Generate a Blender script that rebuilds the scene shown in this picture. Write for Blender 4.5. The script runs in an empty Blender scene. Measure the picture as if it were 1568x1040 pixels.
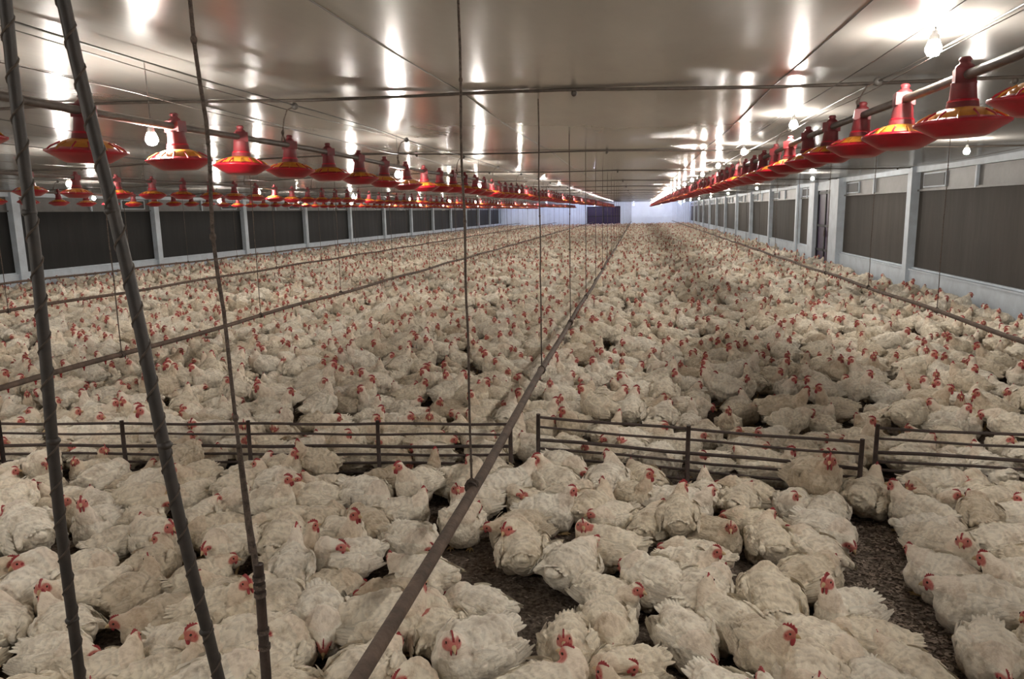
import bpy, bmesh, math, random
import numpy as np
from mathutils import Vector, Matrix, noise, Euler
random.seed(23); np.random.seed(23)
S = bpy.context.scene
COL = S.collection

# ------------------------------------------------------------------ helpers
class MB:
    def __init__(s): s.v=[]; s.f=[]; s.m=[]; s.sm=[]
    def add(s, vs, fs, mat=0, smooth=False):
        o=len(s.v); s.v.extend([tuple(p) for p in vs])
        for f in fs:
            s.f.append(tuple(i+o for i in f)); s.m.append(mat); s.sm.append(smooth)
    def box(s, x0,x1,y0,y1,z0,z1, mat=0):
        vs=[(x0,y0,z0),(x1,y0,z0),(x1,y1,z0),(x0,y1,z0),(x0,y0,z1),(x1,y0,z1),(x1,y1,z1),(x0,y1,z1)]
        s.add(vs,[(0,3,2,1),(4,5,6,7),(0,1,5,4),(1,2,6,5),(2,3,7,6),(3,0,4,7)],mat)
    def lathe(s, prof, n=20, mat=0, c=(0,0,0), smooth=True):
        vs=[];fs=[]
        for r,z in prof:
            for i in range(n):
                a=2*math.pi*i/n; vs.append((c[0]+r*math.cos(a),c[1]+r*math.sin(a),c[2]+z))
        for j in range(len(prof)-1):
            for i in range(n):
                k=(i+1)%n
                fs.append((j*n+i,j*n+k,(j+1)*n+k,(j+1)*n+i))
        s.add(vs,fs,mat,smooth)
    def tube(s, pts, r, n=8, mat=0, smooth=True, caps=True):
        pts=[Vector(p) for p in pts]
        rr = r if isinstance(r,(list,tuple)) else [r]*len(pts)
        vs=[];fs=[]
        for i,p in enumerate(pts):
            d=(pts[min(i+1,len(pts)-1)]-pts[max(i-1,0)]).normalized()
            ref=Vector((0,0,1)) if abs(d.z)<.8 else Vector((0,1,0))
            a=d.cross(ref).normalized(); b=d.cross(a).normalized()
            for k in range(n):
                t=2*math.pi*k/n
                vs.append(p+rr[i]*(math.cos(t)*a+math.sin(t)*b))
        for i in range(len(pts)-1):
            for k in range(n):
                q=(k+1)%n
                fs.append((i*n+k,i*n+q,(i+1)*n+q,(i+1)*n+k))
        if caps:
            fs.append(tuple(range(n))); fs.append(tuple((len(pts)-1)*n+k for k in reversed(range(n))))
        s.add(vs,fs,mat,smooth)
    def ell(s, c, r, mat=0, rot=None, seg=10, ring=7):
        vs=[];fs=[]
        for j in range(ring+1):
            ph=math.pi*j/ring
            for i in range(seg):
                a=2*math.pi*i/seg
                p=Vector((r[0]*math.sin(ph)*math.cos(a), r[1]*math.sin(ph)*math.sin(a), r[2]*math.cos(ph)))
                if rot is not None: p=rot@p
                vs.append(p+Vector(c))
        for j in range(ring):
            for i in range(seg):
                k=(i+1)%seg
                fs.append((j*seg+i,(j+1)*seg+i,(j+1)*seg+k,j*seg+k))
        s.add(vs,fs,mat,True)
    def mesh(s, name, mats):
        me=bpy.data.meshes.new(name); me.from_pydata(s.v,[],s.f)
        for m in mats: me.materials.append(m)
        me.polygons.foreach_set('material_index',s.m)
        me.polygons.foreach_set('use_smooth',s.sm)
        me.update(); return me
    def obj(s, name, mats, parent=None, loc=(0,0,0)):
        o=bpy.data.objects.new(name,s.mesh(name,mats)); COL.objects.link(o); o.location=loc
        if parent: o.parent=parent
        return o
def empty(name, loc=(0,0,0)):
    o=bpy.data.objects.new(name,None); COL.objects.link(o); o.location=loc; o.empty_display_size=.2; return o
def link(name, me, loc, rot=(0,0,0), sc=1, parent=None):
    o=bpy.data.objects.new(name,me); COL.objects.link(o); o.location=loc; o.rotation_euler=rot
    o.scale=(sc,sc,sc) if not isinstance(sc,tuple) else sc
    if parent: o.parent=parent
    return o

def mat(name, col, rough=.6, spec=.5, metal=0, var=None, vscale=8, bump=0, bscale=40, emis=None, estr=0, stretch=(1,1,1), detail=6):
    m=bpy.data.materials.new(name); m.use_nodes=True; nt=m.node_tree; N=nt.nodes; L=nt.links
    b=N['Principled BSDF']
    b.inputs['Roughness'].default_value=rough; b.inputs['Metallic'].default_value=metal
    b.inputs['Specular IOR Level'].default_value=spec
    b.inputs['Base Color'].default_value=(*col,1)
    tc=N.new('ShaderNodeTexCoord'); mp=N.new('ShaderNodeMapping'); mp.inputs['Scale'].default_value=stretch
    L.new(tc.outputs['Object'],mp.inputs['Vector'])
    if var:
        n=N.new('ShaderNodeTexNoise'); n.inputs['Scale'].default_value=vscale; n.inputs['Detail'].default_value=detail
        n.inputs['Roughness'].default_value=.65
        L.new(mp.outputs[0],n.inputs['Vector'])
        r=N.new('ShaderNodeValToRGB'); r.color_ramp.elements[0].position=.35; r.color_ramp.elements[1].position=.68
        r.color_ramp.elements[0].color=(*var,1); r.color_ramp.elements[1].color=(*col,1)
        L.new(n.outputs['Fac'],r.inputs['Fac']); L.new(r.outputs[0],b.inputs['Base Color'])
    if bump:
        n2=N.new('ShaderNodeTexNoise'); n2.inputs['Scale'].default_value=bscale; n2.inputs['Detail'].default_value=5
        L.new(mp.outputs[0],n2.inputs['Vector'])
        bp=N.new('ShaderNodeBump'); bp.inputs['Strength'].default_value=bump; bp.inputs['Distance'].default_value=.02
        L.new(n2.outputs['Fac'],bp.inputs['Height']); L.new(bp.outputs[0],b.inputs['Normal'])
    if emis:
        b.inputs['Emission Color'].default_value=(*emis,1); b.inputs['Emission Strength'].default_value=estr
    return m

M_ceil=mat('ceiling_sheet',(.31,.30,.28),rough=.21,spec=.6,var=(.25,.24,.225),vscale=.6,bump=.34,bscale=2.2,stretch=(1,.35,1))
M_seam=mat('seam_trim',(.12,.11,.10),rough=.5,var=(.09,.08,.075))
M_rod=mat('rusty_rod',(.09,.068,.055),rough=.6,var=(.05,.04,.033),vscale=20)
M_white=mat('painted_white',(.56,.63,.70),rough=.55,var=(.45,.50,.56),vscale=3,bump=.1,bscale=30)
M_endw=mat('end_wall_white',(.80,.87,.92),rough=.5,var=(.72,.78,.83),vscale=1)
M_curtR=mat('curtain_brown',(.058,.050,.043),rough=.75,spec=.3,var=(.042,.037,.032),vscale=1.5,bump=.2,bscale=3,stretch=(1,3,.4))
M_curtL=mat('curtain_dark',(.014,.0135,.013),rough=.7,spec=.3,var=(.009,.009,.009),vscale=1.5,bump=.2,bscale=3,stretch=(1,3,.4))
M_grey=mat('grey_strip',(.13,.125,.12),rough=.5,var=(.095,.09,.085),vscale=3)
M_dark=mat('dark_opening',(.008,.008,.010),rough=.6)
M_purple=mat('door_purple',(.04,.018,.06),rough=.5,var=(.026,.013,.045),vscale=2)
M_red=mat('red_plastic',(.38,.004,.017),rough=.36,spec=.4,var=(.24,.005,.013),vscale=9)
M_dred=mat('dusty_red_plastic',(.18,.014,.019),rough=.55,var=(.11,.02,.022),vscale=14)
M_yel=mat('yellow_plastic',(.58,.24,.02),rough=.45,var=(.38,.13,.016),vscale=15)
M_pipe=mat('auger_pipe',(.12,.095,.08),rough=.55,metal=.1,var=(.065,.05,.043),vscale=12)
M_dpipe=mat('drinker_pipe',(.135,.092,.07),rough=.75,spec=.3,var=(.062,.044,.034),vscale=9,bump=.2,bscale=60)
M_twine=mat('twine',(.15,.112,.09),rough=.9,var=(.045,.033,.028),vscale=60,bump=.6,bscale=200)
M_pole=mat('dark_pole',(.032,.0235,.019),rough=.6,var=(.013,.0105,.009),vscale=30)
M_cord=mat('wound_cord',(.085,.064,.05),rough=.9,var=(.045,.035,.028),vscale=60)
M_fence=mat('fence_wood',(.075,.05,.043),rough=.75,var=(.038,.027,.023),vscale=14,bump=.4,bscale=50)
M_socket=mat('socket_white',(.6,.6,.6),rough=.4)
M_wire=mat('wire',(.07,.062,.055),rough=.5)
M_bulb=mat('bulb_glow',(1,1,1),emis=(1,.925,.83),estr=1250)
M_bulbB=mat('bulb_glow_cool',(1,1,1),emis=(.62,.66,1),estr=1100)
M_shav=mat('wood_shavings',(.46,.38,.31),rough=.9,var=(.13,.10,.082),vscale=9)
M_floor=mat('litter',(.26,.21,.172),rough=.95,spec=.15,var=(.045,.034,.028),vscale=38,bump=1.0,bscale=55,detail=12)

# feather material
def feather_mat():
    m=bpy.data.materials.new('chicken_feather'); m.use_nodes=True; nt=m.node_tree; N=nt.nodes; L=nt.links
    b=N['Principled BSDF']; b.inputs['Roughness'].default_value=.85; b.inputs['Specular IOR Level'].default_value=.2
    b.inputs['Sheen Weight'].default_value=.15
    at=N.new('ShaderNodeAttribute'); at.attribute_name='tint'
    oi=N.new('ShaderNodeObjectInfo')
    rr=N.new('ShaderNodeValToRGB'); cr=rr.color_ramp
    cr.elements[0].color=(.66,.59,.50,1); cr.elements[1].color=(1,.985,.955,1)
    e=cr.elements.new(.15); e.color=(.88,.825,.73,1)
    e=cr.elements.new(.5); e.color=(.97,.93,.86,1)
    L.new(oi.outputs['Random'],rr.inputs['Fac'])
    mx=N.new('ShaderNodeMix'); mx.data_type='RGBA'; mx.blend_type='MULTIPLY'; mx.inputs[0].default_value=1
    L.new(at.outputs['Color'],mx.inputs[6]); L.new(rr.outputs[0],mx.inputs[7])
    tc=N.new('ShaderNodeTexCoord'); va=N.new('ShaderNodeVectorMath'); va.operation='ADD'
    ml=N.new('ShaderNodeMath'); ml.operation='MULTIPLY'; ml.inputs[1].default_value=37
    L.new(oi.outputs['Random'],ml.inputs[0]); L.new(tc.outputs['Object'],va.inputs[0]); L.new(ml.outputs[0],va.inputs[1])
    n=N.new('ShaderNodeTexNoise'); n.inputs['Scale'].default_value=14; n.inputs['Detail'].default_value=8; n.inputs['Roughness'].default_value=.75
    L.new(va.outputs[0],n.inputs['Vector'])
    r2=N.new('ShaderNodeValToRGB'); r2.color_ramp.elements[0].position=.32; r2.color_ramp.elements[1].position=.53
    r2.color_ramp.elements[0].color=(.54,.46,.38,1); r2.color_ramp.elements[1].color=(1,1,1,1)
    L.new(n.outputs['Fac'],r2.inputs['Fac'])
    m2=N.new('ShaderNodeMix'); m2.data_type='RGBA'; m2.blend_type='MULTIPLY'; m2.inputs[0].default_value=.7
    L.new(mx.outputs[2],m2.inputs[6]); L.new(r2.outputs[0],m2.inputs[7])
    L.new(m2.outputs[2],b.inputs['Base Color'])
    mp=N.new('ShaderNodeMapping'); mp.inputs['Scale'].default_value=(30,95,95)
    L.new(va.outputs[0],mp.inputs[0])
    n3=N.new('ShaderNodeTexNoise'); n3.inputs['Scale'].default_value=1; n3.inputs['Detail'].default_value=3
    L.new(mp.outputs[0],n3.inputs['Vector'])
    bp=N.new('ShaderNodeBump'); bp.inputs['Strength'].default_value=.8; bp.inputs['Distance'].default_value=.008
    L.new(n3.outputs['Fac'],bp.inputs['Height']); L.new(bp.outputs[0],b.inputs['Normal'])
    return m
M_fea=feather_mat()
M_comb=mat('comb_red',(.38,.035,.045),rough=.55,var=(.27,.035,.04),vscale=60)
M_beak=mat('beak_horn',(.50,.36,.2),rough=.4)
M_leg=mat('shank_yellow',(.46,.33,.15),rough=.6,var=(.3,.2,.1),vscale=60)
M_eye=mat('eye_dark',(.015,.01,.008),rough=.1)

# ------------------------------------------------------------------ chickens
def make_chicken(idx, standing, hp, hyaw=0, hpitch=0, fat=1.0, cs=1.1):
    bz=.215 if standing else .118
    tilt=.14 if standing else .02
    rnd=random.Random(idx*13+5)
    b=MB()
    R=Matrix.Rotation(-tilt,3,'Y')
    def bp(x,y,z): return R@Vector((x,y,z))+Vector((0,0,bz))
    def E(c,r,rot=None): b.ell(bp(*c),r,rot=(R@rot if rot is not None else R),seg=16,ring=12)
    E((-.01,0,0),(.150,.116*fat,.114)); E((.07,0,-.008),(.105,.106*fat,.108)); E((-.09,0,.012),(.096,.095*fat,.088))
    E((-.17,0,.038),(.062,.038,.022),Matrix.Rotation(.3,3,'Y')); E((-.135,0,.028),(.07,.065,.055))
    for sd in (1,-1):
        E((-.005,sd*.104*fat,.010),(.118,.030,.066),Matrix.Rotation(-.15,3,'Y')@Matrix.Rotation(sd*-.08,3,'Z'))
        E((-.12,sd*.074*fat,.02),(.07,.022,.034),Matrix.Rotation(-.1,3,'Y')@Matrix.Rotation(sd*-.3,3,'Z'))
        E((.0,sd*.07,-.065),(.068,.05,.055))
        if standing: E((-.005,sd*.055,-.10),(.038,.032,.045))
    p0=bp(.095,0,.045); hpv=Vector(hp); 
    hd=Matrix.Rotation(hyaw,3,'Z')@Matrix.Rotation(-hpitch,3,'Y')
    fw=hd@Vector((1,0,0))
    p2=hpv-fw*.016; p1=(p0+p2)/2+Vector((.025,0,0)) 
    p1=Vector((max(p1.x,.1),p1.y,p1.z))
    if hp[0]<.08: p1=Vector((.15,hp[1]*.3,bz+.13))
    for i in range(13):
        t=i/12; p=(1-t)**2*p0+2*t*(1-t)*p1+t*t*p2
        r=.070*(1-t)**1.2+.0295*(1-(1-t)**1.2)
        b.ell(p,(r,r,r),seg=12,ring=9)
    b.ell(hpv,(.034,.026,.0275),rot=hd,seg=14,ring=10)
    b.ell(hpv+hd@Vector((.012,0,-.006)),(.026,.021,.019),rot=hd,seg=12,ring=9)
    tmp=b.obj('tmp',[])
    md=tmp.modifiers.new('r','REMESH'); md.mode='VOXEL'; md.voxel_size=.006
    ms=tmp.modifiers.new('s','SMOOTH'); ms.factor=.5; ms.iterations=5
    dg=bpy.context.evaluated_depsgraph_get(); ev=tmp.evaluated_get(dg)
    me=bpy.data.meshes.new_from_object(ev)
    n=len(me.vertices)
    co=np.empty(n*3); me.vertices.foreach_get('co',co); co=co.reshape(-1,3)
    no=np.empty(n*3); me.vertices.foreach_get('normal',no); no=no.reshape(-1,3)
    faces=[tuple(p.vertices) for p in me.polygons]
    bpy.data.objects.remove(tmp)
    tint=np.zeros((n,4)); tint[:,3]=1
    su,sv=.036,.040
    hdT=hd.transposed()
    for i in range(n):
        p=Vector(co[i]); nn=Vector(no[i])
        dh=(p-hpv).length
        wb=min(1,max(0,(dh-.045)/.06))
        jx=noise.noise(p*18+Vector((idx*7,0,0)))*.034
        jy=noise.noise(p*18+Vector((idx*7,9,3)))*.034
        ang=math.atan2(p.y,(p.z-bz)+.02)*.11
        u=p.x+jx; v=ang+jy
        row0=math.floor(u/su); vv=v/sv+(row0%2)*.5; fv=vv-math.floor(vv)
        uu=u/su-.35*(2*fv-1)**2
        fu=uu-math.floor(uu)
        h=(1-fu)*.0050-.0015
        big=noise.noise(p*10+Vector((idx*3,5,1)))*.013
        mid=noise.noise(p*26+Vector((idx*3,1,8)))*.009
        fin=noise.noise(p*60+Vector((idx*3,1,8)))*.003
        d=(h+big+mid+fin)*wb + noise.noise(p*70)*.002*(1-wb)
        q=p+nn*d
        if q.z<.004: q.z=.004
        co[i]=q
        crease_shade=.78+.22*min(1,max(0,(1-fu)*1.7))  # shade in the dips between feather rows, painted into the tint
        c=Vector((.885,.845,.76))*(crease_shade*wb+(1-wb))
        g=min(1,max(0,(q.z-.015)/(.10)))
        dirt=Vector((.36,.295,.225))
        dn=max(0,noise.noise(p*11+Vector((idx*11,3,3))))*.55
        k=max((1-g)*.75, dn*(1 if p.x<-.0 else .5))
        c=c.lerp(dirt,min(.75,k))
        if p.x>.08 and p.z>bz+.06: c=c.lerp(Vector((.74,.58,.48)),.28)
        lp=hdT@(p-hpv)
        f=((lp.x-.012)/.027)**2+((lp.z+.004)/.024)**2
        if dh<.055 and f<1.35:
            c=c.lerp(Vector((.56,.19,.17)),min(1,max(0,(1.35-f)*2.0)))
        tint[i,:3]=c
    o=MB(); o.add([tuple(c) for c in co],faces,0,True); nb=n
    def feather(root,tip,wid,nrm,lift=0):
        root=Vector(root);tip=Vector(tip);nrm=Vector(nrm).normalized(); ax=(tip-root); sidev=ax.cross(nrm).normalized()
        vs=[];fs=[]; K=6
        for i in range(K+1):
            t=i/K; w=wid*(math.sin(math.pi*min(1,(t*.72+.2)))**.7) if i<K else wid*.25
            c=root+ax*t+nrm*(lift*math.sin(t*math.pi*.6))
            vs+= [c-sidev*w, c+nrm*wid*.22, c+sidev*w]
        for i in range(K):
            a=i*3
            fs+=[(a,a+1,a+4,a+3),(a+1,a+2,a+5,a+4)]
        o.add(vs,fs,0,True)
    for sd in (1,-1):
        for k in range(9):
            zz=.068-.0125*k; 
            x0=.045-.006*k+rnd.uniform(-.01,.01); L=.125+.013*min(k,5)-.012*max(0,k-6)+rnd.uniform(-.016,.016)
            y0=sd*(.128+.006*math.sin(k*.5)-(.028 if k<2 else .012 if k<3 else 0))*fat
            y1=sd*(.086+.004*k*.6)*fat
            feather(bp(x0,y0,zz),bp(x0-L-.02,y1-sd*(.004),zz*.55+.012+rnd.uniform(-.008,.008)),.0135,R@Vector((-.12,sd,.25)),.014)
        for k in range(6):
            feather(bp(.085-.012*k,sd*(.088+.003*k)*fat,.07-.014*k),bp(.005-.02*k,sd*(.122)*fat,.064-.016*k),.018,R@Vector((0,sd,.5)),.014)
    for k in range(7):
        feather(bp(-.125,.012*(k-3),.052-.003*abs(k-3)),bp(-.212,.020*(k-3),.078-.008*abs(k-3)+rnd.uniform(-.005,.005)),.013,(0.3,0.1*(k-3),1),.004)
    nf=len(o.v)
    prof=[(-.026,.010),(-.024,.022),(-.017,.027),(-.013,.023),(-.007,.033),(-.002,.025),(.004,.035),(.009,.026),(.015,.031),(.019,.022),(.027,.018),(.03,.004)]
    vs=[];P=len(prof)
    for sy in (-.004,.004):
        for x,z in prof: vs.append(hpv+hd@Vector((x*cs,sy*cs*(1.2 if z<.02 else .7),z*cs+.006-(cs-1.1)*.02)))
    fs=[tuple(range(P)),tuple(P+i for i in reversed(range(P)))]
    for i in range(P): 
        j=(i+1)%P; fs.append((i,P+i,P+j,j))
    o.add(vs,fs,1,False)
    for sd in (1,-1):
        o.ell(hpv+hd@Vector((.022,sd*.009,-.030*cs/1.1)),(.010*cs/1.1,.0055*cs/1.1,.018*cs/1.1),1,hd,8,6)
        o.ell(hpv+hd@Vector((-.008,sd*.0262,-.008)),(.008,.003,.010),1,hd,8,6)
        o.ell(hpv+hd@Vector((.010,sd*.0245,.006)),(.0052,.0032,.0052),4,hd,8,6)
    o.tube([hpv+hd@Vector(q) for q in ((.026,0,-.002),(.038,0,-.003),(.048,0,-.007),(.054,0,-.013))],[.0105,.008,.0048,.001],8,2)
    o.tube([hpv+hd@Vector(q) for q in ((.026,0,-.009),(.038,0,-.011),(.046,0,-.013))],[.007,.005,.001],6,2)
    for sd in (1,-1):
        if standing:
            f=Vector((.02,sd*.06,.008)); o.tube([(-.012,sd*.052,.12),(-.02,sd*.055,.085),(.008,sd*.059,.03),f],[.013,.0095,.0085,.010],8,3)
        else:
            f=Vector((.085,sd*.055,.008))
        for a in (-.5,0,.5):
            l=.055 if a==0 else .046
            o.tube([f,f+Vector((l*.5*math.cos(a),l*.5*math.sin(a),.004)),f+Vector((l*math.cos(a),l*math.sin(a),-.003))],[.0075,.0058,.002],6,3)
        o.tube([f,f+Vector((-.028,-sd*.004,-.002))],[.006,.002],6,3)
    me2=o.mesh('broiler_chicken_mesh_%d'%idx,[M_fea,M_comb,M_beak,M_leg,M_eye])
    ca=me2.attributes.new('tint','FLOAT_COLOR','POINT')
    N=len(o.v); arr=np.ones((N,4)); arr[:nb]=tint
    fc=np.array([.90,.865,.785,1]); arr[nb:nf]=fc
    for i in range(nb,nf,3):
        arr[i]=fc*.74; arr[i+2]=fc*.74  # feather edges darkened in colour, painted shade for the creases
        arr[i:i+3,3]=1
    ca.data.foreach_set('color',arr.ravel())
    bpy.data.meshes.remove(me)
    return me2

defs=[ # standing, head pos, yaw, pitch, fat, comb
 (0,(.170,0,.250),0,.0,1.0,.9),
 (0,(.145,.045,.245),1.1,0,1.05,.9),
 (0,(.150,-.045,.240),-1.0,-.1,1.0,.8),
 (0,(.200,.02,.150),.3,-.35,1.06,.8),
 (1,(.165,0,.385),0,.05,1.0,1.2),
 (1,(.165,-.03,.365),-.8,0,.97,1.2),
 (1,(.215,.02,.27),.25,-.5,1.03,1.0),
 (0,(.150,.01,.310),.3,.05,.97,1.15),
 (0,(.115,.04,.235),2.0,0,1.06,.85),
 (0,(.18,-.03,.20),-.5,-.2,1.08,.75),
 (1,(.15,.03,.375),.9,.0,1.0,1.2),
 (0,(.025,.085,.232),2.7,-.35,1.04,.85),
 (0,(.19,-.01,.125),-.2,-.55,1.1,.75),
]
CH=[make_chicken(i,*d) for i,d in enumerate(defs)]
CW_near=[11,9,9,11,1.5,1.5,3,5,9,12,1.2,6,10]
CW_far =[7,7,7,3,9,8,3,12,4,5,8,2,2]

XL,XR,Y0,Y1=-17.0,6.05,-3.0,93.0
F_L=[(-7.2,4.62),(-4.88,4.81),(-.92,5.20)]
F_R=[(-.74,5.40),(1.46,5.0)]
F_R2=[(1.66,5.36),(5.7,5.0)]
def segd(p,a,b):
    a=Vector(a);b=Vector(b);p=Vector(p);ab=b-a;t=max(0,min(1,(p-a).dot(ab)/ab.dot(ab)));return (p-(a+ab*t)).length
FS=[(F_L[0],F_L[1]),(F_L[1],F_L[2]),F_R,F_R2]

cell=.4; H={}
birds=[]
def tryput(x,y,a,r,off):
    ca,sa=math.cos(a),math.sin(a)
    cs=((x+off*ca,y+off*sa),(x-off*ca,y-off*sa))
    cx,cy=int(x//cell),int(y//cell)
    for i in (-1,0,1):
        for j in (-1,0,1):
            for (q,r2) in H.get((cx+i,cy+j),()):
                for c in cs:
                    if (c[0]-q[0])**2+(c[1]-q[1])**2<(r+r2)**2: return False
    H.setdefault((cx,cy),[]).extend([(cs[0],r),(cs[1],r)])
    return True
bare=[(1.3,3.95,.15,.64),(.6,3.72,.17,.15),(1.2,3.35,.1,.2),(-.2,10.2,.3,.2),(1.0,9.9,.25,.2),(-1.29,2.2,.03,.03),(-1.15,1.2,.03,.03),(-.66,1.2,.03,.03),(-2.0,3.4,.07,.12),(-.5,3.3,.06,.12),(.1,2.95,.1,.07),(-2.9,4.2,.1,.06),(-1.2,4.3,.05,.08),(2.3,4.5,.1,.06),(1.2,7.3,.12,.1)]
def fill(ya,yb,per,r,off,wts,xa=XL+.25,xb=XR-.25):
    n=int((yb-ya)*(xb-xa)*per)
    for _ in range(n):
        x=random.uniform(xa,xb); y=random.uniform(ya,yb)
        ok=True
        if y<11:
            for bx,by,rx,ry in bare:
                if ((x-bx)/(rx+.1))**2+((y-by)/(ry+.1))**2<1: ok=False;break
            if ok and 4<y<6 and any(segd((x,y),s[0],s[1])<.13 for s in FS): ok=False
            if ok and noise.noise(Vector((x*1.9,y*1.9,4)))>.44: ok=False
        if not ok: continue
        a=random.uniform(0,2*math.pi)
        s=random.uniform(.88,1.16)
        k=.86 if noise.noise(Vector((x*.9,y*.9,9)))>.05 else 1.03
        if tryput(x,y,a,r*s*k,off):
            birds.append((x,y,a,random.choices(range(len(CH)),wts)[0],s))
fill(-2.8,6.2,200,.096,.056,CW_near,-8,XR-.3)
fill(-2.8,6.2,30,.1,.065,CW_near,XL+.3,-8)
fill(6.2,14,90,.095,.055,CW_far)
fill(14,35,32,.099,.06,CW_far)
fill(35,Y1-.4,16,.105,.065,CW_far)

flock=empty('chicken_flock')
near=[];far=[]
for b in birds:
    x,y,a,v,s=b
    if .8<y<6.2 and -.95*y-1.0<x<.62*y+1.0: near.append(b)
    else: far.append(b)
print('birds',len(birds),'near',len(near))
srcs={}
for i,(x,y,a,v,s) in enumerate(near):
    o=link('chicken_%d'%i,CH[v],(x,y,0),(random.uniform(-.12,.12),random.uniform(-.08,.08),a),(s*random.uniform(.93,1.07),s*random.uniform(.94,1.05),s*random.uniform(.94,1.06)),flock)
    srcs.setdefault(v,o)
vlist=sorted(srcs); 
me=bpy.data.meshes.new('flock_points'); me.from_pydata([(b[0],b[1],0) for b in far],[],[])
def addattr(n,t,vals,key):
    at=me.attributes.new(n,t,'POINT'); at.data.foreach_set(key,vals)
addattr('var','INT',[min(b[3],len(vlist)-1) for b in far],'value')
addattr('rot','FLOAT_VECTOR',[c for b in far for c in (random.uniform(-.08,.08),random.uniform(-.06,.06),b[2])],'vector')
addattr('scl','FLOAT',[b[4]*.97 for b in far],'value')
fo=bpy.data.objects.new('distant_birds',me); COL.objects.link(fo); fo.parent=flock
ng=bpy.data.node_groups.new('flock_instancer','GeometryNodeTree')
ng.interface.new_socket('Geometry',in_out='INPUT',socket_type='NodeSocketGeometry')
ng.interface.new_socket('Geometry',in_out='OUTPUT',socket_type='NodeSocketGeometry')
gi=ng.nodes.new('NodeGroupInput'); go=ng.nodes.new('NodeGroupOutput')
jn=ng.nodes.new('GeometryNodeJoinGeometry')
for v in reversed(vlist):
    oi=ng.nodes.new('GeometryNodeObjectInfo'); oi.transform_space='ORIGINAL'; oi.inputs['Object'].default_value=srcs[v]
    g2=ng.nodes.new('GeometryNodeGeometryToInstance'); ng.links.new(oi.outputs['Geometry'],g2.inputs[0]); ng.links.new(g2.outputs[0],jn.inputs[0])
ip=ng.nodes.new('GeometryNodeInstanceOnPoints')
def na(n,t):
    x=ng.nodes.new('GeometryNodeInputNamedAttribute'); x.data_type=t; x.inputs['Name'].default_value=n
    return [s for s in x.outputs if s.enabled and s.name=='Attribute'][0]
ng.links.new(gi.outputs[0],ip.inputs['Points']); ng.links.new(jn.outputs[0],ip.inputs['Instance'])
ip.inputs['Pick Instance'].default_value=True
ng.links.new(na('var','INT'),ip.inputs['Instance Index'])
er=ng.nodes.new('FunctionNodeEulerToRotation'); ng.links.new(na('rot','FLOAT_VECTOR'),er.inputs[0]); ng.links.new(er.outputs[0],ip.inputs['Rotation'])
ng.links.new(na('scl','FLOAT'),ip.inputs['Scale']); ng.links.new(ip.outputs[0],go.inputs[0])
fo.modifiers.new('flock','NODES').node_group=ng

# ------------------------------------------------------------------ room shell
def zc(x):
    xc=(XL+XR)/2; return 2.99-.20*abs(x-xc)/((XR-XL)/2)
f=MB(); f.add([(XL-.2,Y0-.2,0),(XR+.2,Y0-.2,0),(XR+.2,Y1+.2,0),(XL-.2,Y1+.2,0)],[(0,1,2,3)]); f.obj('floor',[M_floor])
sh=MB()
for _ in range(11000):
    x=random.uniform(-4.5,4.2); y=random.uniform(2.4,6.2)
    if random.random()<.5: x=random.gauss(1.25,.3); y=random.uniform(2.9,4.8)
    a=random.uniform(0,6.28); l=random.uniform(.005,.014); w=l*random.uniform(.25,.6); z=random.uniform(.003,.009)
    ca,sa=math.cos(a),math.sin(a); t=random.uniform(-.004,.006)
    sh.add([(x+ca*l-sa*w,y+sa*l+ca*w,z),(x-ca*l-sa*w,y-sa*l+ca*w,z+t*.5),(x-ca*l+sa*w,y-sa*l-ca*w,z+t),(x+ca*l+sa*w,y+sa*l-ca*w,z+t*.6)],[(0,1,2,3)],0)
sh.obj('litter_shavings',[M_shav])
c=MB(); nx,ny=70,240; vs=[];fs=[]
for j in range(ny+1):
    y=Y0-.1+(Y1-Y0+.2)*j/ny
    for i in range(nx+1):
        x=XL-.05+(XR-XL+.1)*i/nx
        ph=(y-5.95)/6.1; sag=.035*(math.sin(math.pi*(ph%1)))
        z=zc(x)-sag+.02*noise.noise(Vector((x*.7,y*.35,0)))+.03
        vs.append((x,y,z))
for j in range(ny):
    for i in range(nx):
        a=j*(nx+1)+i; fs.append((a,a+nx+1,a+nx+2,a+1))
c.add(vs,fs,0,True); c.obj('ceiling',[M_ceil])
s=MB()
for x in np.arange(XL+1.2,XR,2.4):
    pts=[(x,y,zc(x)+.03-.035*math.sin(math.pi*(((y-5.95)/6.1)%1))+.02*noise.noise(Vector((x*.7,y*.35,0)))-.001) for y in np.arange(Y0,Y1,1.0)]
    s.tube(pts,.005,5)
s.obj('trim_1',[M_seam])
s=MB()
ys=[5.95+6.1*k for k in range(-1,15)]
for y in ys:
    pts=[(x,y,zc(x)+.005-.012*math.sin(x*1.7+y)) for x in np.arange(XL,XR+.3,.75)]
    s.tube(pts,.0125,8)
    for x in np.arange(XL+1,XR,3.1): s.ell((x,y,zc(x)-.012),(.024,.022,.024))
s.obj('ceiling_tie_rods',[M_rod])

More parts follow.
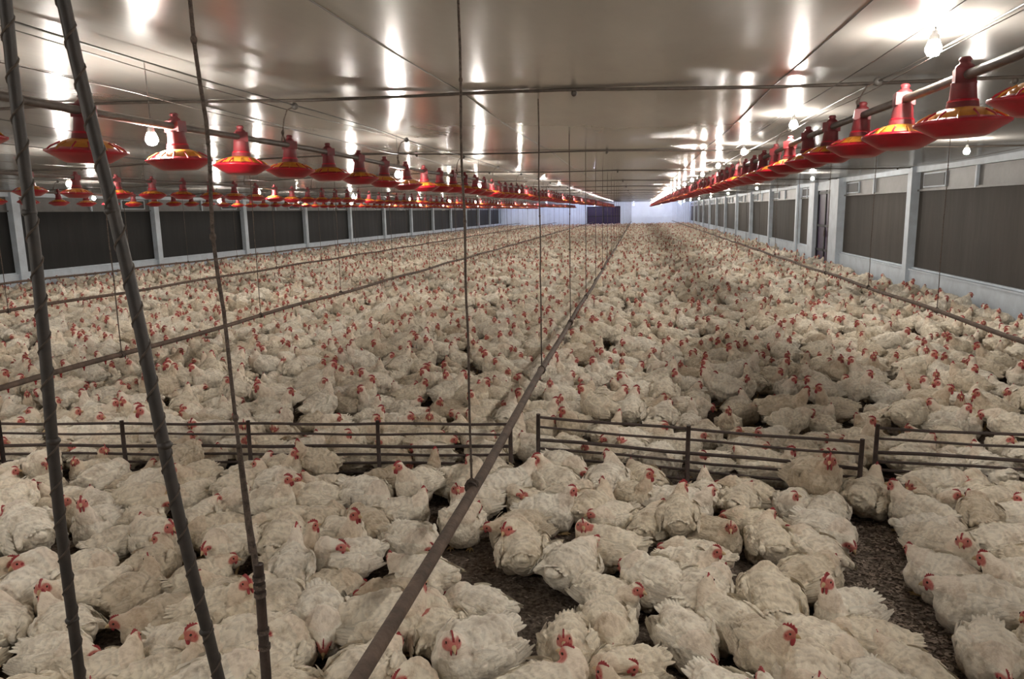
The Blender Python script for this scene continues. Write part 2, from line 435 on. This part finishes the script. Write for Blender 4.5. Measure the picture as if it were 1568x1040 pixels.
def side_wall(name,xi,sgn,curt,door=None,phase=5.95):
    w=MB()
    def bx(a,b,y0,y1,z0,z1,m): w.box(min(xi+sgn*a,xi+sgn*b),max(xi+sgn*a,xi+sgn*b),y0,y1,z0,z1,m)
    posts=[phase+6.1*k for k in range(-1,15)]
    segs=[(Y0,Y1)] if not door else [(Y0,door[0]),(door[1],Y1)]
    for a,b in segs: bx(0,.2,a,b,0,.53,0)
    for a,b in segs: bx(-.03,.2,a,b,.53,.565,0)
    bx(0,.2,Y0,Y1,2.68,3.0,0)
    for y in posts: bx(-.08,.2,y-.13,y+.13,0,2.80,0)
    if door:
        bx(-.12,.2,door[0]-.95,door[0]-.0,0,2.80,0); bx(-.12,.2,door[1],door[1]+.8,0,2.80,0); bx(-.02,.2,door[0],door[1],2.5,2.70,0)
    w.obj(name,[M_white])
    edges=[Y0]+posts+[Y1]
    k=0
    for a,b in zip(edges[:-1],edges[1:]):
        a2,b2=a+.13,b-.13
        if b2-a2<.8: continue
        if door and a2<door[0]<b2: a2=door[1]+.8
        if b2-a2<.5: continue
        k+=1
        W=MB()
        def wb(p,q,y0,y1,z0,z1,m): W.box(min(xi+sgn*p,xi+sgn*q),max(xi+sgn*p,xi+sgn*q),y0,y1,z0,z1,m)
        n=int((b2-a2)/.15); vs=[];fs=[]
        for i in range(n+1):
            y=a2+(b2-a2)*i/n
            for j in range(7):
                z=.55+(2.28-.55)*j/6
                vs.append((xi+sgn*(.10+.008*math.sin(y*2+z)+.003*math.sin(y*9)),y,z))
        for i in range(n):
            for j in range(6): fs.append((i*7+j,(i+1)*7+j,(i+1)*7+j+1,i*7+j+1))
        W.add(vs,fs,1,True)
        wb(.05,.11,a2,b2,2.27,2.31,2)
        wb(.10,.13,a2,b2,2.31,2.68,2)
        wb(.05,.09,a2,b2,.56,.60,0)
        yy=b2-1.5
        wb(.06,.12,yy,yy+1.2,2.34,2.65,0); wb(.05,.10,yy+.05,yy+1.15,2.37,2.62,3)
        for t in (0.5,): wb(.04,.09,a2+(b2-a2)*t-.03,a2+(b2-a2)*t+.03,2.28,2.68,0)
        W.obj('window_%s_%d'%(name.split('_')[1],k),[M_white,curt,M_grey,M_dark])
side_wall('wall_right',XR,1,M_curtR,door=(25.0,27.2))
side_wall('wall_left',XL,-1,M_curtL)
d=MB(); d.box(XR+.04,XR+.09,25.0,27.2,0,2.5,0)
for y in (25.0,26.07,27.1): d.box(XR+.01,XR+.06,y,y+.1,0,2.5,1)
for z in (.5,1.3,2.38): d.box(XR+.01,XR+.06,25.0,27.2,z,z+.08,1)
d.box(XR-.03,XR+.02,26.0,26.04,1.0,1.2,2); d.obj('door_1',[M_purple,M_dark,M_pipe])
w=MB(); D0,D1=-6.3,-2.2
w.box(XL-.2,D0,Y1,Y1+.2,0,3.1); w.box(D1,XR+.2,Y1,Y1+.2,0,3.1); w.box(D0,D1,Y1,Y1+.2,2.45,3.1)
for x in (-14,-11,-8.5,D0-.2,D1,.2,2.6,4.4): w.box(x,x+.2,Y1-.08,Y1,0,3.0)
w.box(D1,XR,Y1-.05,Y1,1.0,1.1); w.obj('wall_back',[M_endw])
d=MB(); d.box(D0,D1,Y1+.08,Y1+.14,0,2.45)
for x in (D0,(D0+D1)/2-.05,D1-.1): d.box(x,x+.1,Y1+.03,Y1+.1,0,2.45,1)
for z in (.1,1.2,2.35): d.box(D0,D1,Y1+.03,Y1+.1,z,z+.08,1)
d.obj('door_2',[M_purple,M_dark])
w=MB(); w.box(XL-.2,XR+.2,Y0-.2,Y0,0,3.1)
for x in range(-15,6,4): w.box(x,x+.15,Y0,Y0+.06,0,3.0)
w.obj('wall_front',[M_white])

# ------------------------------------------------------------------ feeders
fm=MB()
fm.lathe([(.0,-.268),(.10,-.268),(.115,-.262),(.155,-.238),(.190,-.218),(.200,-.212),(.201,-.202),(.186,-.204),(.148,-.226),(.10,-.248),(0,-.248)],28,0)
fm.lathe([(.180,-.210),(.168,-.196),(.12,-.182),(.075,-.168)],28,0)
fm.lathe([(.140,-.190),(.130,-.168),(.10,-.150),(.066,-.140),(.058,-.152)],24,2)
for k in range(14):
    a=2*math.pi*k/14; ca,sa=math.cos(a),math.sin(a)
    fm.tube([(.192*ca,.192*sa,-.206),(.172*ca,.172*sa,-.186),(.125*ca,.125*sa,-.160)],.0045,5,2 if k%3==0 else 0)
fm.lathe([(.072,-.16),(.066,-.12),(.058,-.105),(.052,-.04),(.054,-.03),(.036,-.02)],18,1)
fm.lathe([(.060,-.120),(.066,-.112),(.060,-.104)],18,0)
fm.box(-.042,.042,-.05,.05,-.034,.034,1)
fm.lathe([(.04,.03),(.038,.045),(.024,.055),(.022,.065),(.028,.072),(.02,.084),(0,.086)],12,1)
FM=fm.mesh('feeder_mesh',[M_red,M_dred,M_yel])
ZP=2.58
def feeder_row(X,y0,spacing,cordphase):
    root=empty('feeder_line')
    p=MB(); p.tube([(X+.01*math.sin(y*.6),y,ZP+.012*math.sin(y*1.03+1)) for y in np.arange(Y0+.3,Y1-2,.75)],.0225,10)
    p.tube([(X,y,ZP+.14+.01*math.sin(y*2.1)) for y in np.arange(Y0+.3,Y1-2,.75)],.0025,4)
    p.obj('auger_pipe',[M_pipe],root)
    y=y0; i=0
    while y<Y1-2.5:
        link('pan_feeder_%d'%i,FM,(X+.01*math.sin(y*.6),y,ZP+.012*math.sin(y*1.03+1)),(random.uniform(-.05,.05),random.uniform(-.05,.05),random.uniform(0,6)),1,root)
        y+=spacing; i+=1
    q=MB(); zt=zc(X)
    q.tube([(X+.12,y,zt-.055+.012*math.sin(y*1.1)) for y in np.arange(Y0+.3,Y1-1,1.5)],.006,5,0)
    q.tube([(X-.10,y,zt-.03+.015*math.sin(y*.9)) for y in np.arange(Y0+.3,Y1-1,1.5)],.004,5,0)
    y=cordphase
    while y<Y1-3:
        q.tube([(X+.12,y,zt-.06),(X+.05,y,zt-.09),(X+.012,y+.01,zt-.16),(X,y,ZP+.09),(X+.02,y,ZP+.03)],.006,6,1)
        q.tube([(X,y-.04,ZP+.005),(X,y-.02,ZP+.05),(X,y,ZP+.10),(X,y+.02,ZP+.05),(X,y+.04,ZP+.005)],.006,5,1)
        q.ell((X,y,ZP+.1),(.014,.014,.02),1); q.ell((X+.12,y,zt-.06),(.03,.02,.03),0)
        y+=3.0
    q.obj('suspension_cables',[M_wire,M_twine],root)
feeder_row(1.45,.7,.78,-.5)
feeder_row(-2.9,.42,.80,-.1)
feeder_row(-7.5,.3,.80,1.5)
feeder_row(-12.1,.5,.80,2.0)

# ------------------------------------------------------------------ drinker lines
def twine(mb,p,q,r=.006,amp=.006,m=1,seed=0):
    p=Vector(p);q=Vector(q);n=max(6,int((p-q).length/.12)); pts=[]
    for i in range(n+1):
        t=i/n; w=math.sin(math.pi*t)
        pts.append(p.lerp(q,t)+Vector((amp*w*noise.noise(Vector((t*5,seed,0))),amp*w*noise.noise(Vector((t*5,seed,5))),0)))
    mb.tube(pts,r,6,m)
    for i in range(3,n,5): mb.ell(pts[i],(r*1.5,r*1.5,r*2.2),m)
def drinker(X,cy0,cs,z=.6,r=.027,lean=(0,0)):
    root=empty('drinker_line')
    p=MB(); p.tube([(X+.012*math.sin(y*.5),y,z+.012*math.sin(y*1.3)) for y in np.arange(Y0+.3,Y1-2,.6)],r,12,0)
    y=Y0+.6
    while y<40:
        p.lathe([(.0,-.055),(.006,-.05),(.006,-.03),(.012,-.027),(.012,0)],8,2,(X,y,z)); y+=.3
    y=cy0-cs
    k=0
    while y<Y1-3:
        lx,ly=lean if k==1 else (0,0)
        twine(p,(X+lx,y-ly,zc(X)+.02),(X,y,z+r),.006 if y<8 else .0055,.012,1,k+X)
        p.tube([(X-.035,y,z),(X-.02,y,z+.03),(X,y,z+.05),(X+.02,y,z+.03),(X+.035,y,z)],.006,5,1)
        p.tube([(X,y-.025,z),(X,y+.025,z)],r*1.25,12,1)
        y+=cs; k+=1
    p.obj('drinker_pipe',[M_dpipe,M_twine,M_red],root)
drinker(-.84,3.56,2.85,lean=(.09,.36)); drinker(3.9,4.5,3.0); drinker(-5.35,3.9,2.95); drinker(-9.9,4.2,3.0); drinker(-14.4,4.0,3.0)

# ------------------------------------------------------------------ hoist poles near camera
def pole(name,a,b,r):
    a=Vector(a);b=Vector(b); m=MB(); n=24
    m.tube([a.lerp(b,i/n)+Vector((.004*math.sin(i*.9),0,0)) for i in range(n+1)],r,12,0)
    d=(b-a); L=d.length; d.normalize(); u=d.cross(Vector((0,1,0))).normalized(); v=d.cross(u)
    turns=L/.07; K=int(turns*10); pts=[]
    for i in range(K+1):
        t=i/K; an=2*math.pi*turns*t
        pts.append(a+d*L*t+Vector((.004*math.sin(t*n*.9),0,0))+(u*math.cos(an)+v*math.sin(an))*(r*1.02))
    m.tube(pts,.0022,5,1)
    for t in (.12,.3,.42,.55,.7,.83): m.ell(a+d*L*t,(r*1.25,r*1.25,r*.9),0)
    m.ell(b,(.03,.03,.03),0)
    return m.obj(name,[M_pole,M_cord])
pole('hoist_pole',(-1.148,1.2,0),(-1.069,1.2,2.88),.0105)
pole('hoist_pole',(-.664,1.2,0),(-1.036,1.2,2.88),.0112)
t=MB(); twine(t,(-1.36,2.2,2.9),(-1.308,2.2,.86),.007,.03,1,33)
t.tube([(-1.318,2.2,1.25),(-1.305,2.2,.95),(-1.295,2.2,.86),(-1.29,2.2,.74)],[.009,.012,.011,.011],8,1)
t.tube([(-1.30,2.2,0),(-1.288,2.2,.4),(-1.282,2.2,.82)],[.021,.018,.0165],10,0)
for z in (.5,.56,.7,.73,.76): t.tube([(-1.285,2.2,z),(-1.285,2.2,z+.018)],.021,10,1)
t.obj('hanging_rope_and_stake',[M_fence,M_twine])

# ------------------------------------------------------------------ fence
def fence(pts,npost):
    m=MB()
    for (ax,ay),(bx,by) in zip(pts[:-1],pts[1:]):
        L=math.hypot(bx-ax,by-ay); ux,uy=(bx-ax)/L,(by-ay)/L
        for z,r in ((.455,.0105),(.375,.009),(.28,.013),(.215,.010),(.15,.010),(.08,.010)):
            n=max(4,int(L/.3))
            m.tube([(ax+ux*L*i/n,ay+uy*L*i/n,z+.005*math.sin(i*1.7+z*20)) for i in range(n+1)],r,7)
        k=max(1,round(L/.98))
        for i in range(k+1):
            x,y=ax+ux*L*i/k,ay+uy*L*i/k
            m.tube([(x,y-.014,0),(x,y-.014,.3),(x+.003,y-.014,.485)],[.017,.016,.015],8)
    return m.obj('low_fence_panel',[M_fence])
fence(F_L,0); fence(F_R,0); fence(F_R2,0)

# ------------------------------------------------------------------ lamps
bm_=MB(); bm_.lathe([(.0,-.046),(.025,-.038),(.038,-.015),(.038,.0),(.024,.034)],9,0)
bm_.lathe([(.024,.03),(.02,.06),(.014,.065),(.014,.08),(0,.08)],12,1)
BM=bm_.mesh('led_bulb_mesh',[M_bulb,M_socket])
BMc=BM.copy(); BMc.materials[0]=M_bulbB
def lamps(X,y0,sp,z=2.5):
    root=empty('lamp_row'); y=y0;i=0; w=MB()
    while y<Y1-2:
        link('led_bulb_%d'%i,BMc if (y>78 and -9<X<0) else BM,(X,y,z),(0,0,0),1,root)
        w.tube([(X,y,z+.07),(X+.004,y,(z+zc(X))/2+.04),(X,y,zc(X)+.02)],.004,5)
        y+=sp;i+=1
    w.obj('lamp_wires',[M_wire],root)
lamps(-3.02,4.35-4.9,4.9); lamps(1.45,4.2-3.45,3.45,2.77); lamps(-7.7,-1.2,5.2); lamps(-12.3,-.2,5.2)
lamps(4.3,2.0,9.0,2.68)
root=empty('lamp_row')  # extra bulbs added across the far end to brighten the end wall
for i,x in enumerate((-15,-11,-8,-5.2,-.6,2.6,4.9)):
    link('led_bulb_%d'%i,BMc,(x,90.6,2.55),(0,0,0),1,root)

# ------------------------------------------------------------------ world, camera
wd=bpy.data.worlds.new('World'); S.world=wd; wd.use_nodes=True
wd.node_tree.nodes['Background'].inputs[0].default_value=(.6,.65,.8,1); wd.node_tree.nodes['Background'].inputs[1].default_value=.05
cam=bpy.data.cameras.new('camera'); co_=bpy.data.objects.new('camera',cam); COL.objects.link(co_)
cam.lens=26; cam.sensor_width=36; cam.clip_end=300
co_.matrix_world=Matrix.Translation((0,0,2.0))@Matrix.Rotation(math.radians(9.77),4,'Z')@Matrix.Rotation(math.radians(90-9.79),4,'X')@Matrix.Rotation(-.02,4,'Z')
S.camera=co_
S.view_settings.view_transform='Standard'; S.view_settings.look='None'; S.view_settings.exposure=.22
